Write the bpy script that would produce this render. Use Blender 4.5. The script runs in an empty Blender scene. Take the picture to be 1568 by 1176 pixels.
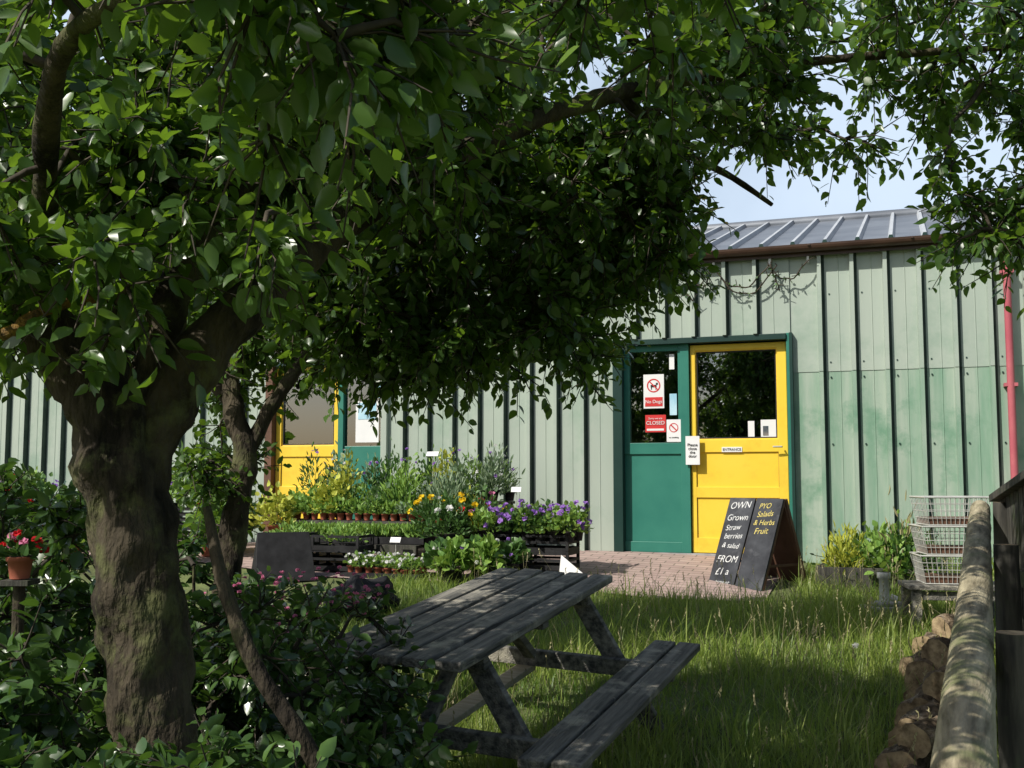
import bpy, math, random
import numpy as np
from mathutils import Vector, Matrix, noise
rng=np.random.default_rng(7); random.seed(7)
S=bpy.context.scene
def gz(x,y): return .1*min(max(y,-8.0),10.6)
# ------------------------------------------------------------ materials
def base_mat(name):
    m=bpy.data.materials.new(name); m.use_nodes=True
    nt=m.node_tree; b=nt.nodes['Principled BSDF']; return m,nt,b
def pmat(name,c1,c2,scale=4,rough=.7,bump=.2,bscale=30,stretch=(1,1,1),metal=0,spec=.4,bd=.01,c3=None,s3=1.5,p3=(.52,.66)):
    m,nt,b=base_mat(name); N=nt.nodes; L=nt.links
    tc=N.new('ShaderNodeTexCoord'); mp=N.new('ShaderNodeMapping'); mp.inputs['Scale'].default_value=stretch
    L.new(tc.outputs['Object'],mp.inputs['Vector'])
    n=N.new('ShaderNodeTexNoise'); n.inputs['Scale'].default_value=scale; n.inputs['Detail'].default_value=6; n.inputs['Roughness'].default_value=.6
    L.new(mp.outputs[0],n.inputs['Vector'])
    r=N.new('ShaderNodeValToRGB'); r.color_ramp.elements[0].position=.35; r.color_ramp.elements[1].position=.65
    r.color_ramp.elements[0].color=(*c1,1); r.color_ramp.elements[1].color=(*c2,1)
    L.new(n.outputs['Fac'],r.inputs[0]); out=r.outputs[0]
    if c3:
        n3=N.new('ShaderNodeTexNoise'); n3.inputs['Scale'].default_value=s3; n3.inputs['Detail'].default_value=8; n3.inputs['Roughness'].default_value=.7
        L.new(tc.outputs['Object'],n3.inputs['Vector'])
        r3=N.new('ShaderNodeValToRGB'); r3.color_ramp.elements[0].position=p3[0]; r3.color_ramp.elements[1].position=p3[1]
        L.new(n3.outputs['Fac'],r3.inputs[0])
        mx=N.new('ShaderNodeMixRGB'); L.new(r3.outputs[0],mx.inputs[0]); L.new(out,mx.inputs[1]); mx.inputs[2].default_value=(*c3,1); out=mx.outputs[0]
    L.new(out,b.inputs['Base Color'])
    b.inputs['Roughness'].default_value=rough; b.inputs['Metallic'].default_value=metal
    b.inputs['Specular IOR Level'].default_value=spec
    if bump:
        n2=N.new('ShaderNodeTexNoise'); n2.inputs['Scale'].default_value=bscale; n2.inputs['Detail'].default_value=5
        L.new(mp.outputs[0],n2.inputs['Vector'])
        bp=N.new('ShaderNodeBump'); bp.inputs['Strength'].default_value=bump; bp.inputs['Distance'].default_value=bd
        L.new(n2.outputs['Fac'],bp.inputs['Height']); L.new(bp.outputs[0],b.inputs['Normal'])
    return m
def leafmat(name,dark,light,tr,rough=.42,mix=.3,spec=.5):
    m,nt,b=base_mat(name); N=nt.nodes; L=nt.links
    at=N.new('ShaderNodeAttribute'); at.attribute_name='var'
    mx=N.new('ShaderNodeMixRGB'); mx.inputs[1].default_value=(*dark,1); mx.inputs[2].default_value=(*light,1)
    L.new(at.outputs['Fac'],mx.inputs[0]); L.new(mx.outputs[0],b.inputs['Base Color'])
    b.inputs['Roughness'].default_value=rough; b.inputs['Specular IOR Level'].default_value=spec
    t=N.new('ShaderNodeBsdfTranslucent'); t.inputs[0].default_value=(*tr,1)
    ms=N.new('ShaderNodeMixShader'); ms.inputs[0].default_value=mix
    L.new(b.outputs[0],ms.inputs[1]); L.new(t.outputs[0],ms.inputs[2])
    L.new(ms.outputs[0],N['Material Output'].inputs['Surface'])
    return m
M={}
M['leafA']=leafmat('apple_leaf',(.016,.050,.010),(.085,.16,.035),(.26,.46,.03),.33,.3,.65)
M['leafB']=leafmat('hawthorn_leaf',(.020,.05,.010),(.09,.17,.035),(.24,.42,.03),.4,.32)
M['leafS']=leafmat('shrub_leaf',(.020,.055,.016),(.09,.165,.04),(.15,.30,.03),.30,.22,.65)
M['leafL']=leafmat('light_leaf',(.12,.25,.05),(.28,.44,.09),(.35,.5,.08),.5,.25)
M['leafY']=leafmat('lime_leaf',(.32,.38,.05),(.58,.60,.09),(.5,.5,.08),.5,.25)
M['leafG']=leafmat('sage_leaf',(.15,.24,.14),(.33,.42,.26),(.2,.3,.12),.6,.2)
M['leafD']=leafmat('dark_leaf',(.03,.085,.022),(.10,.20,.05),(.12,.24,.04),.45,.22)
M['grass']=leafmat('grass_blade',(.07,.15,.02),(.33,.40,.09),(.38,.52,.09),.45,.4)
M['straw']=leafmat('grass_seed',(.30,.28,.13),(.55,.49,.29),(.4,.36,.15),.6,.25)
for k,c in dict(fy=(.85,.6,.02),fr=(.65,.02,.03),fp=(.38,.2,.62),fw=(.8,.8,.78),fk=(.75,.25,.42)).items():
    M[k]=leafmat('petal_'+k,tuple(v*.8 for v in c),c,c,.6,.3,.2)
M['bark']=pmat('bark',(.016,.013,.010),(.095,.078,.052),9,.92,1,34,(1,1,.4),bd=.035,c3=(.10,.105,.045),s3=5,p3=(.5,.62),spec=.2)
M['twig']=pmat('twig_bark',(.03,.025,.018),(.075,.06,.042),12,.85,.3,60)
M['lichen']=pmat('lichen_bark',(.05,.035,.02),(.34,.19,.03),38,.9,1,80,bd=.02)
M['wall']=pmat('wall_sheet',(.335,.40,.345),(.41,.47,.405),1.2,.42,.05,8,(1,1,.25),spec=.4,c3=(.28,.37,.30),s3=.9)
M['wallg']=pmat('wall_sheet_weathered',(.20,.33,.24),(.38,.45,.375),2.2,.42,.05,8,(2.5,1,.3),spec=.4,c3=(.155,.29,.20),s3=1.6)
M['ribshade']=pmat('painted_rib_shade',(.035,.06,.048),(.07,.10,.08),6,.7,.1,20)  # dark green colour that paints in the shadow of the wall ribs
M['green']=pmat('green_paint',(.03,.17,.13),(.04,.20,.15),3,.35,.05,12)
M['dgreen']=pmat('dark_green_trim',(.010,.035,.030),(.014,.045,.036),3,.4,.05,12)
M['yellow']=pmat('yellow_paint',(.84,.58,.05),(.87,.61,.065),2.5,.38,.05,10,c3=(.78,.52,.05),s3=3)
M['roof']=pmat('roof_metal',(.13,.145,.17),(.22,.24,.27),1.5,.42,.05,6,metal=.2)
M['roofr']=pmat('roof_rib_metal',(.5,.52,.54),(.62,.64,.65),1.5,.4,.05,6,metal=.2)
M['gutter']=pmat('brown_gutter',(.05,.028,.02),(.08,.045,.03),4,.4,.05,10)
M['pink']=pmat('red_pipe',(.42,.09,.12),(.5,.14,.16),4,.4,.05,10)
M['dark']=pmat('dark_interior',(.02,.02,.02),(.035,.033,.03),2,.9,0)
M['shelf']=pmat('interior_goods',(.05,.07,.09),(.35,.3,.25),6,.8,0)
M['white']=pmat('white_card',(.72,.73,.73),(.8,.8,.8),3,.6,.02)
M['red']=pmat('red_print',(.55,.03,.03),(.62,.04,.04),4,.5,0)
M['blue']=pmat('blue_print',(.25,.5,.65),(.5,.7,.8),5,.5,0)
M['black']=pmat('black_plastic',(.010,.010,.011),(.025,.025,.027),8,.7,.1,25,spec=.25)
M['board']=pmat('chalkboard',(.02,.022,.028),(.06,.065,.075),5,.75,.1,25,c3=(.10,.105,.115),s3=3)
M['chalk']=pmat('chalk',(.35,.37,.38),(.85,.85,.83),40,.9,0)
M['chalky']=pmat('yellow_chalk',(.4,.34,.1),(.75,.62,.2),40,.9,0)
M['blk']=pmat('black_ink',(.01,.01,.01),(.02,.02,.02),4,.6,0)
M['wood']=pmat('weathered_wood',(.045,.046,.044),(.26,.245,.21),3.5,.72,.9,14,(9,.6,9),bd=.010,c3=(.42,.39,.31),s3=6)
M['woodf']=pmat('fence_wood',(.13,.11,.065),(.48,.42,.28),5,.85,.8,16,(5,.5,5),bd=.008,c3=(.15,.17,.07),s3=4)
M['woodd']=pmat('dark_fence_wood',(.02,.02,.018),(.09,.085,.07),4,.85,.8,14,(5,5,.7),bd=.008,c3=(.05,.07,.03),s3=3)
M['pine']=pmat('pale_wood',(.34,.30,.20),(.48,.43,.31),5,.8,.3,20,(1,8,8))
M['woodb']=pmat('brown_wood',(.10,.05,.03),(.16,.08,.05),5,.7,.3,20)
M['logb']=pmat('log_bark',(.035,.028,.020),(.24,.18,.12),14,.95,1,34,(1,1,1),bd=.04,c3=(.42,.35,.26),s3=9,p3=(.53,.66),spec=.1)
M['loge']=pmat('log_end',(.14,.10,.06),(.46,.35,.21),16,.95,.7,44,spec=.1)
M['terra']=pmat('terracotta',(.32,.09,.05),(.42,.13,.08),8,.8,.1)
M['wire']=pmat('galvanised_wire',(.50,.50,.46),(.66,.66,.62),8,.45,0,metal=.3)
M['stone']=pmat('stone',(.25,.25,.25),(.42,.42,.41),6,.85,.4,20)
M['soil']=pmat('soil',(.03,.02,.014),(.06,.045,.03),20,.95,.6,40)
m=bpy.data.materials.new('window_glass'); m.use_nodes=True; nt=m.node_tree; nt.nodes.clear()
o=nt.nodes.new('ShaderNodeOutputMaterial'); mx=nt.nodes.new('ShaderNodeMixShader'); g=nt.nodes.new('ShaderNodeBsdfGlossy'); t=nt.nodes.new('ShaderNodeBsdfTransparent')
g.inputs['Roughness'].default_value=.01; g.inputs['Color'].default_value=(.95,.97,1,1); t.inputs[0].default_value=(.7,.75,.74,1)
lw=nt.nodes.new('ShaderNodeFresnel'); lw.inputs[0].default_value=3.0
nt.links.new(lw.outputs[0],mx.inputs[0]); nt.links.new(t.outputs[0],mx.inputs[1]); nt.links.new(g.outputs[0],mx.inputs[2]); nt.links.new(mx.outputs[0],o.inputs[0]); M['glass']=m
m,nt,b=base_mat('ground_soil_grass'); N=nt.nodes;L=nt.links
tc=N.new('ShaderNodeTexCoord')
n=N.new('ShaderNodeTexNoise'); n.inputs['Scale'].default_value=1.2; n.inputs['Detail'].default_value=10; n.inputs['Roughness'].default_value=.7; L.new(tc.outputs['Object'],n.inputs['Vector'])
r=N.new('ShaderNodeValToRGB'); e=r.color_ramp.elements; e[0].position=.3; e[0].color=(.06,.07,.025,1); e[1].position=.7; e[1].color=(.16,.20,.06,1)
L.new(n.outputs['Fac'],r.inputs[0]); L.new(r.outputs[0],b.inputs['Base Color']); b.inputs['Roughness'].default_value=.95
bp=N.new('ShaderNodeBump'); bp.inputs['Strength'].default_value=.6; bp.inputs['Distance'].default_value=.04
n2=N.new('ShaderNodeTexNoise'); n2.inputs['Scale'].default_value=18; n2.inputs['Detail'].default_value=6; L.new(tc.outputs['Object'],n2.inputs['Vector']); L.new(n2.outputs['Fac'],bp.inputs['Height']); L.new(bp.outputs[0],b.inputs['Normal'])
M['ground']=m
m,nt,b=base_mat('brick_paving'); N=nt.nodes;L=nt.links
tc=N.new('ShaderNodeTexCoord'); br=N.new('ShaderNodeTexBrick'); br.inputs['Scale'].default_value=1
br.inputs['Brick Width'].default_value=.21; br.inputs['Row Height'].default_value=.105; br.inputs['Mortar Size'].default_value=.006
br.inputs['Color1'].default_value=(.56,.42,.37,1); br.inputs['Color2'].default_value=(.46,.33,.30,1); br.inputs['Mortar'].default_value=(.2,.17,.14,1)
L.new(tc.outputs['Object'],br.inputs['Vector'])
n=N.new('ShaderNodeTexNoise'); n.inputs['Scale'].default_value=3; n.inputs['Detail'].default_value=8; L.new(tc.outputs['Object'],n.inputs['Vector'])
mm=N.new('ShaderNodeMixRGB'); mm.blend_type='MULTIPLY'; mm.inputs[0].default_value=.5; L.new(br.outputs['Color'],mm.inputs[1]); L.new(n.outputs['Fac'],mm.inputs[2])
L.new(mm.outputs[0],b.inputs['Base Color']); b.inputs['Roughness'].default_value=.85
bp=N.new('ShaderNodeBump'); bp.inputs['Strength'].default_value=.5; bp.inputs['Distance'].default_value=.005; bp.invert=True; L.new(br.outputs['Fac'],bp.inputs['Height']); L.new(bp.outputs[0],b.inputs['Normal'])
M['paving']=m
# ------------------------------------------------------------ mesh builder
class MB:
    def __init__(s): s.v=[];s.f=[];s.m=[];s.mats=[];s.var=[];s.sm=[]
    def mi(s,k):
        if k not in s.mats: s.mats.append(k)
        return s.mats.index(k)
    def add(s,vs,fs,k,var=.5,smooth=False):
        o=len(s.v); s.v.extend([tuple(x) for x in vs]); i=s.mi(k)
        if np.isscalar(var): s.var.extend([var]*len(vs))
        else: s.var.extend(list(var))
        for f in fs: s.f.append([a+o for a in f]); s.m.append(i); s.sm.append(smooth)
    def box(s,c,d,k,R=None):
        x,y,z=d[0]/2,d[1]/2,d[2]/2
        vs=[Vector(p) for p in [(-x,-y,-z),(x,-y,-z),(x,y,-z),(-x,y,-z),(-x,-y,z),(x,-y,z),(x,y,z),(-x,y,z)]]
        if R is not None: vs=[R@p for p in vs]
        c=Vector(c); vs=[p+c for p in vs]
        s.add(vs,[(0,3,2,1),(4,5,6,7),(0,1,5,4),(1,2,6,5),(2,3,7,6),(3,0,4,7)],k)
    def bx(s,x0,x1,y0,y1,z0,z1,k): s.box(((x0+x1)/2,(y0+y1)/2,(z0+z1)/2),(abs(x1-x0),abs(y1-y0),abs(z1-z0)),k)
    def beam(s,p0,p1,w,t,k,side=(0,0,1)):
        p0=Vector(p0);p1=Vector(p1);d=p1-p0;L_=d.length;y=d.normalized();sd=Vector(side)
        x=y.cross(sd); 
        if x.length<1e-4: x=y.cross(Vector((1,0,0)))
        x.normalize(); z=x.cross(y); R=Matrix((x,y,z)).transposed()
        s.box((p0+p1)/2,(w,L_,t),k,R)
    def tube(s,pts,rad,n,k,caps=True,jit=0,js=6,smooth=True,capk=None):
        pts=[Vector(p) for p in pts]; m_=len(pts)
        if np.isscalar(rad): rad=[rad]*m_
        vs=[];up=None
        for i,p in enumerate(pts):
            t=(pts[min(i+1,m_-1)]-pts[max(i-1,0)]).normalized()
            if up is None:
                up=t.cross(Vector((.3,1,.1)));
                if up.length<.1: up=t.cross(Vector((1,0,0)))
            up=(up-t*up.dot(t)).normalized(); b=t.cross(up)
            for j in range(n):
                a=2*math.pi*j/n; q=up*math.cos(a)+b*math.sin(a); r_=rad[i]
                if jit:
                    w=p+q*r_
                    r_*=1+jit*noise.noise(w*js)+jit*.5*noise.noise(Vector((w.x,w.y,w.z*.4))*js*4)
                vs.append(p+q*r_)
        fs=[(i*n+j,i*n+(j+1)%n,(i+1)*n+(j+1)%n,(i+1)*n+j) for i in range(m_-1) for j in range(n)]
        s.add(vs,fs,k,smooth=smooth)
        if caps:
            s.add(vs[:n],[tuple(reversed(range(n)))],capk or k); s.add(vs[-n:],[tuple(range(n))],capk or k)
    def leaves(s,pos,dr,size,k,wid=.5,var=None,fold=.12,upb=.8):
        V,F,va=leafarr(pos,dr,size,wid,var,fold,upb)
        s.add(V.tolist(),F.tolist(),k,va.tolist())
    def build(s,name,parent=None,bevel=0,loc=None,rot=None):
        me=bpy.data.meshes.new(name); me.from_pydata(s.v,[],s.f)
        for k in s.mats: me.materials.append(M[k])
        me.polygons.foreach_set('material_index',s.m); me.polygons.foreach_set('use_smooth',s.sm)
        a=me.attributes.new('var','FLOAT','POINT'); a.data.foreach_set('value',np.array(s.var,dtype=np.float32)); me.update()
        ob=bpy.data.objects.new(name,me); S.collection.objects.link(ob)
        if parent: ob.parent=parent
        if loc: ob.location=loc
        if rot: ob.rotation_euler=rot
        if bevel:
            md=ob.modifiers.new('b','BEVEL'); md.width=bevel; md.segments=2; md.limit_method='ANGLE'
        return ob
T=np.array([[0,0,0],[-.32,.16,.4],[-.44,.42,.55],[-.30,.74,.2],[0,1.02,-.9],[.30,.74,.2],[.44,.42,.55],[.32,.16,.4],[0,.48,-.1]])
TF=np.array([[0,8,1],[1,8,2],[2,8,3],[3,8,4],[4,8,5],[5,8,6],[6,8,7],[7,8,0]]); NT=9
def nrm(a): return a/np.maximum(np.linalg.norm(a,axis=1,keepdims=True),1e-6)
def leafarr(pos,dr,size,wid=.5,var=None,fold=.12,upb=.8):
    pos=np.asarray(pos,float);n=len(pos);y=nrm(np.asarray(dr,float))
    size=np.broadcast_to(size,(n,)) if not np.isscalar(size) else np.full(n,size)
    z=rng.normal(0,.6,(n,3))+np.array([0,0,upb]); z=z-y*np.sum(z*y,1,keepdims=True); z=nrm(z); x=np.cross(y,z)
    wv=wid*2*rng.uniform(.8,1.15,n)
    fv=fold*rng.uniform(.3,1.8,n)
    V=pos[:,None,:]+size[:,None,None]*(T[None,:,0:1]*wv[:,None,None]*x[:,None,:]+T[None,:,1:2]*y[:,None,:]+T[None,:,2:3]*fv[:,None,None]*z[:,None,:])
    F=TF[None]+ (np.arange(n)*NT)[:,None,None]
    if var is None: var=rng.uniform(0,1,n)
    return V.reshape(-1,3),F.reshape(-1,3),np.repeat(var,NT)
def npmesh(name,V,F,var,matk,parent=None):
    me=bpy.data.meshes.new(name); V=np.asarray(V,np.float32);F=np.asarray(F,np.int32)
    me.vertices.add(len(V)); me.vertices.foreach_set('co',V.ravel())
    me.loops.add(F.size); me.loops.foreach_set('vertex_index',F.ravel())
    me.polygons.add(len(F)); me.polygons.foreach_set('loop_start',np.arange(0,F.size,3,dtype=np.int32))
    me.materials.append(M[matk]); a=me.attributes.new('var','FLOAT','POINT'); a.data.foreach_set('value',np.asarray(var,np.float32))
    me.update(calc_edges=True); me.validate()
    ob=bpy.data.objects.new(name,me); S.collection.objects.link(ob)
    if parent: ob.parent=parent
    return ob
def empty(name,loc=(0,0,0),rot=(0,0,0)):
    e=bpy.data.objects.new(name,None); S.collection.objects.link(e); e.location=loc; e.rotation_euler=rot; e.empty_display_size=.2; return e
def text(body,size,loc,rot,k,parent,name='lettering',ext=.001,align='CENTER',shear=0):
    cu=bpy.data.curves.new(name,'FONT'); cu.body=body; cu.size=size; cu.align_x=align; cu.align_y='CENTER'; cu.extrude=ext; cu.materials.append(M[k]); cu.space_line=.9; cu.shear=shear
    o=bpy.data.objects.new(name,cu); S.collection.objects.link(o); o.parent=parent; o.location=loc; o.rotation_euler=rot; return o
def smooth_path(P,R,step=.05):
    P=[Vector(p) for p in P]; out=[];ro=[]
    for i in range(len(P)-1):
        a=P[max(i-1,0)];b=P[i];c=P[i+1];d=P[min(i+2,len(P)-1)]
        n=max(2,int((c-b).length/step))
        for j in range(n):
            t=j/n
            q=.5*((2*b)+(c-a)*t+(2*a-5*b+4*c-d)*t*t+(3*b-a-3*c+d)*t**3)
            out.append(q); ro.append(R[i]*(1-t)+R[i+1]*t)
    out.append(P[-1]); ro.append(R[-1]); return out,ro
# ------------------------------------------------------------ ground
xs=[-400,-120,-40,-15,-6,-2,2,6,15,40,120,400]; ys=[-400,-120,-40,-8,-3,2,6,10.6,14,20,40,120,400]
g=MB(); vs=[(x,y,gz(x,y)) for y in ys for x in xs]; nx=len(xs)
g.add(vs,[(j*nx+i,j*nx+i+1,(j+1)*nx+i+1,(j+1)*nx+i) for j in range(len(ys)-1) for i in range(nx-1)],'ground'); g.build('ground')
# ------------------------------------------------------------ building frame
ANG=math.atan2(-.3454,.9385); O=Vector((0,11.09,0)); ES=Vector((.9385,-.3454,0)); EY=Vector((.3454,.9385,0))
def W(s,y,z=0): return O+ES*s+EY*y+Vector((0,0,z))
def toW(x,y):
    d=Vector((x,y-11.09,0)); return d.dot(ES),d.dot(EY)
B=empty('garden_centre_building',(0,11.09,0),(0,0,ANG))
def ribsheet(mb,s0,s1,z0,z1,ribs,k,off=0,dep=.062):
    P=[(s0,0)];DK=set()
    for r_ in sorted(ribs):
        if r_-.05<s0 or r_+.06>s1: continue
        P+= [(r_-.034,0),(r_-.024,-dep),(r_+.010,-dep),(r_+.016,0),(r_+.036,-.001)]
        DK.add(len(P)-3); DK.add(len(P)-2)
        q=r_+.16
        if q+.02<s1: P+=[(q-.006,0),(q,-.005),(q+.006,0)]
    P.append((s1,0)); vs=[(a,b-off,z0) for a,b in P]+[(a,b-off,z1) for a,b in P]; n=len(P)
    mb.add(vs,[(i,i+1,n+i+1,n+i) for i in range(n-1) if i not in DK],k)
    mb.add(vs,[(i,i+1,n+i+1,n+i) for i in range(n-1) if i in DK],'ribshade')  # right flank and the strip beside it carry the painted rib shadow
mb=MB()
RL=[.774-.285*i for i in range(-1,62)]; RR=[3.085+.291*i for i in range(0,31)]; RT=[1.32,1.61,1.9,2.2,2.49]
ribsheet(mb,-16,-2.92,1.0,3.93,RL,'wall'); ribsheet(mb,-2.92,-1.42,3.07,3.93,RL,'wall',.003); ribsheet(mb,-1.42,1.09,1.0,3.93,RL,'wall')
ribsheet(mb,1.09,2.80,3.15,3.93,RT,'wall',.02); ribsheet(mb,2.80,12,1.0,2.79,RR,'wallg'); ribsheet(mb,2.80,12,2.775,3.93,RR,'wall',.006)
for r_ in RR[:14]:
    for z in (1.3,2.1,2.72,2.86,3.5): mb.box((r_+.075,-.008,z),(.012,.01,.012),'dgreen')
for s in (-16,12): mb.add([(s,0,1),(s,6,1),(s,6,3.93),(s,3,4.8),(s,0,3.93)],[(0,1,2,3,4)],'wall')
mb.add([(-16,6,1),(12,6,1),(12,6,3.93),(-16,6,3.93)],[(0,1,2,3)],'wall')
mb.build('cladding_wall',B)
mb=MB()  # roof
RD=3.0
def rz(y): return 3.99+.3*y if y<RD else 3.99+.3*(2*RD-y)
mb.add([(-16.2,-.12,rz(-.12)),(12.2,-.12,rz(-.12)),(12.2,RD,rz(RD)),(-16.2,RD,rz(RD)),(12.2,6.2,rz(6.2)),(-16.2,6.2,rz(6.2))],[(0,1,2,3),(3,2,4,5)],'roof')
mb.add([(-16.2,-.12,rz(-.12)-.03),(12.2,-.12,rz(-.12)-.03),(12.2,0,rz(0)-.05),(-16.2,0,rz(0)-.05)],[(0,1,2,3)],'gutter')
x=-16
while x<12:
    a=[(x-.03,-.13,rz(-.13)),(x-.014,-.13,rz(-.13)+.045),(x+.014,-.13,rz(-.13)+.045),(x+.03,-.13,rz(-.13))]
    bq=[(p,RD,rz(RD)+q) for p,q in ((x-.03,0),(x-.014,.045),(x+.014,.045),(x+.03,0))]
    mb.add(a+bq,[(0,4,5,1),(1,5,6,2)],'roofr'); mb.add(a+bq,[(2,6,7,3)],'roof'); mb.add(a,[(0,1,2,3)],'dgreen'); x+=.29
mb.tube([(-16.2,RD,rz(RD)+.0),(12.2,RD,rz(RD)+.0)],.07,8,'roof')
mb.build('roof',B)
mb=MB()
n=10;P=[]
for i in range(n+1):
    a=math.pi+math.pi*i/n; P.append((-.14+.05*math.cos(a),3.955+.065*math.sin(a)))
vs=[(-16.2,a,b) for a,b in P]+[(12.2,a,b) for a,b in P]
mb.add(vs,[(i,i+1,n+2+i,n+1+i) for i in range(n)],'gutter'); 
mb.bx(-16.2,12.2,-.088,-.0685,3.86,3.935,'gutter')
for s in np.arange(-15,12,.9): mb.bx(s-.012,s+.012,-.20,-.08,3.937,3.952,'gutter')
mb.build('gutter',B)
mb=MB(); mb.tube([(4.67,-.12,3.9),(4.67,-.10,3.75),(4.67,-.095,1.05)],.033,12,'pink')
for z in (1.6,2.6,3.6): mb.box((4.67,-.06,z),(.11,.12,.03),'pink')
mb.build('downpipe',B)
def door(mb,s0,s1,z0,z1,g0,g1,gz0,gz1,y=.05):
    t=.045
    mb.bx(s0,g0,y,y+t,z0,z1,'yellow'); mb.bx(g1,s1,y,y+t,z0,z1,'yellow'); mb.bx(g0,g1,y,y+t,gz1,z1,'yellow'); mb.bx(g0,g1,y,y+t,z0,gz0,'yellow')
    y2=y-.016
    mb.bx(s0+.005,g0-.01,y2,y-.0,z0,z1-.005,'yellow'); mb.bx(g1+.01,s1-.005,y2,y,z0,z1-.005,'yellow')
    mb.bx(g0-.01,g1+.01,y2,y,gz0-.13,gz0-.012,'yellow'); mb.bx(g0-.01,g1+.01,y2,y,z0,z0+.14,'yellow'); zc=(z0+gz0)/2+.03
    mb.bx(g0-.01,g1+.01,y2,y,zc-.05,zc+.05,'yellow')
    mb.bx(g0-.01,g1+.01,y2,y,gz1+.012,z1-.005,'yellow')
    for a in (g0,g1-.012): mb.bx(a,a+.012,y+.005,y+.02,gz0,gz1,'blk')
    for a in (gz0,gz1-.012): mb.bx(g0+.012,g1-.012,y+.005,y+.02,a,a+.012,'blk')
    for a in (g0-.010,g1+.006): mb.bx(a,a+.004,y-.004,y-.0005,z0+.14,gz0-.13,'woodb')
mb=MB(); door(mb,1.835,2.755,1.075,3.08,1.895,2.655,2.165,3.01)
mb.tube([(2.70,.0,2.08),(2.70,-.03,2.08),(2.62,-.035,2.08)],.009,8,'wire'); mb.build('entrance_door',B,.003)
mb=MB()
mb.bx(1.085,1.18,-.07,.10,1.0,3.15,'dgreen'); mb.bx(1.745,1.83,-.0,.10,1.07,3.09,'green'); mb.bx(2.762,2.79,-.04,.10,1.0,3.15,'green'); mb.bx(2.792,2.82,-.07,.0,1.0,3.15,'dgreen'); mb.bx(1.18,2.762,-.06,.10,3.09,3.145,'dgreen')
mb.bx(1.18,1.745,.03,.07,1.07,2.12,'green'); mb.bx(1.18,1.745,.012,.03,2.02,2.13,'green'); mb.bx(1.18,1.745,.012,.03,1.07,1.17,'green')
mb.bx(1.18,1.235,.012,.07,2.13,3.09,'green'); mb.bx(1.72,1.745,.014,.07,2.13,3.09,'green'); mb.bx(1.235,1.72,.012,.07,3.03,3.09,'green')
mb.bx(1.18,2.762,-.02,.12,1.0,1.068,'stone')
mb.build('entrance_frame',B,.003)
mb=MB(); mb.bx(1.895,2.655,.07,.074,2.165,3.01,'glass'); mb.bx(1.235,1.72,.05,.054,2.13,3.03,'glass')
mb.bx(-2.75,-2.10,.07,.074,2.15,2.96,'glass'); mb.bx(-1.96,-1.48,.05,.054,2.13,2.98,'glass'); mb.build('window_glass',B)
mb=MB(); door(mb,-2.83,-2.03,1.075,3.02,-2.75,-2.10,2.15,2.96); mb.build('yellow_side_door',B,.003)
mb=MB(); mb.bx(-2.92,-2.83,-.05,.1,1.0,3.07,'woodb'); mb.bx(-2.025,-1.96,.0,.1,1.07,3.02,'green'); mb.bx(-1.48,-1.41,-.05,.1,1.0,3.07,'wall'); mb.bx(-2.83,-1.48,-.05,.1,3.025,3.07,'dgreen')
mb.bx(-1.96,-1.48,.02,.06,1.07,2.13,'green'); mb.bx(-2.83,-1.48,-.02,.1,1.0,1.068,'stone'); mb.build('side_door_frame',B,.003)
mb=MB()
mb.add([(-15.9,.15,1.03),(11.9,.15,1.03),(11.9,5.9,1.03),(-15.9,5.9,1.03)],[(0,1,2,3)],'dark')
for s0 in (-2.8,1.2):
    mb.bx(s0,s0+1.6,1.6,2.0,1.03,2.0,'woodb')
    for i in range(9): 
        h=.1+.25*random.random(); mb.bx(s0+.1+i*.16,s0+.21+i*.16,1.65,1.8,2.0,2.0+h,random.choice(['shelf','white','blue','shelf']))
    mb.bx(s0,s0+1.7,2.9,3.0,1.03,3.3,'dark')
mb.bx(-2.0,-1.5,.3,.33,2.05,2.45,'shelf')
mb.build('shop_interior',B)
mb=MB(); y=.044
mb.bx(1.37,1.575,y,y+.003,2.47,2.806,'white'); mb.bx(1.385,1.56,y-.003,y,2.49,2.58,'red')
mb.bx(1.385,1.59,y,y+.003,2.235,2.405,'red'); mb.bx(1.605,1.745,.006,.009,2.137,2.355,'white'); mb.bx(1.63,1.70,y,y+.003,2.40,2.61,'blue')
mb.bx(1.63,1.68,y,y+.003,2.85,3.0,'white')
mb.bx(1.40,1.57,y-.003,y,2.25,2.27,'white')
mb.bx(2.38,2.44,.064,.067,2.18,2.33,'white'); mb.bx(2.50,2.645,.064,.067,2.17,2.34,'white'); mb.bx(2.52,2.57,.061,.064,2.19,2.28,'shelf')
mb.bx(1.795,1.93,-.028,-.02,1.915,2.19,'white'); mb.bx(2.133,2.325,.028,.034,2.035,2.083,'white')
mb.bx(-1.83,-1.55,y,y+.003,2.17,2.62,'white'); mb.bx(-1.80,-1.58,y-.003,y,2.42,2.6,'blue'); mb.bx(-1.62,-1.5,y,y+.003,2.65,2.9,'blue')
def ring(cx,cz,r,y,k='red'):
    n=24;vs=[];
    for i in range(n):
        a=2*math.pi*i/n; vs+=[(cx+r*math.cos(a),y,cz+r*math.sin(a)),(cx+r*.82*math.cos(a),y,cz+r*.82*math.sin(a))]
    mb.add(vs,[(2*i,2*i+1,(2*i+3)%(2*n),(2*i+2)%(2*n)) for i in range(n)],k)
    q=r*.62; mb.add([(cx-q-.008,y-.001,cz+q),(cx-q+.008,y-.001,cz+q),(cx+q+.008,y-.001,cz-q),(cx+q-.008,y-.001,cz-q)],[(0,1,2,3)],k)
ring(1.472,2.695,.068,y-.002); ring(1.675,2.275,.045,.004)
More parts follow.
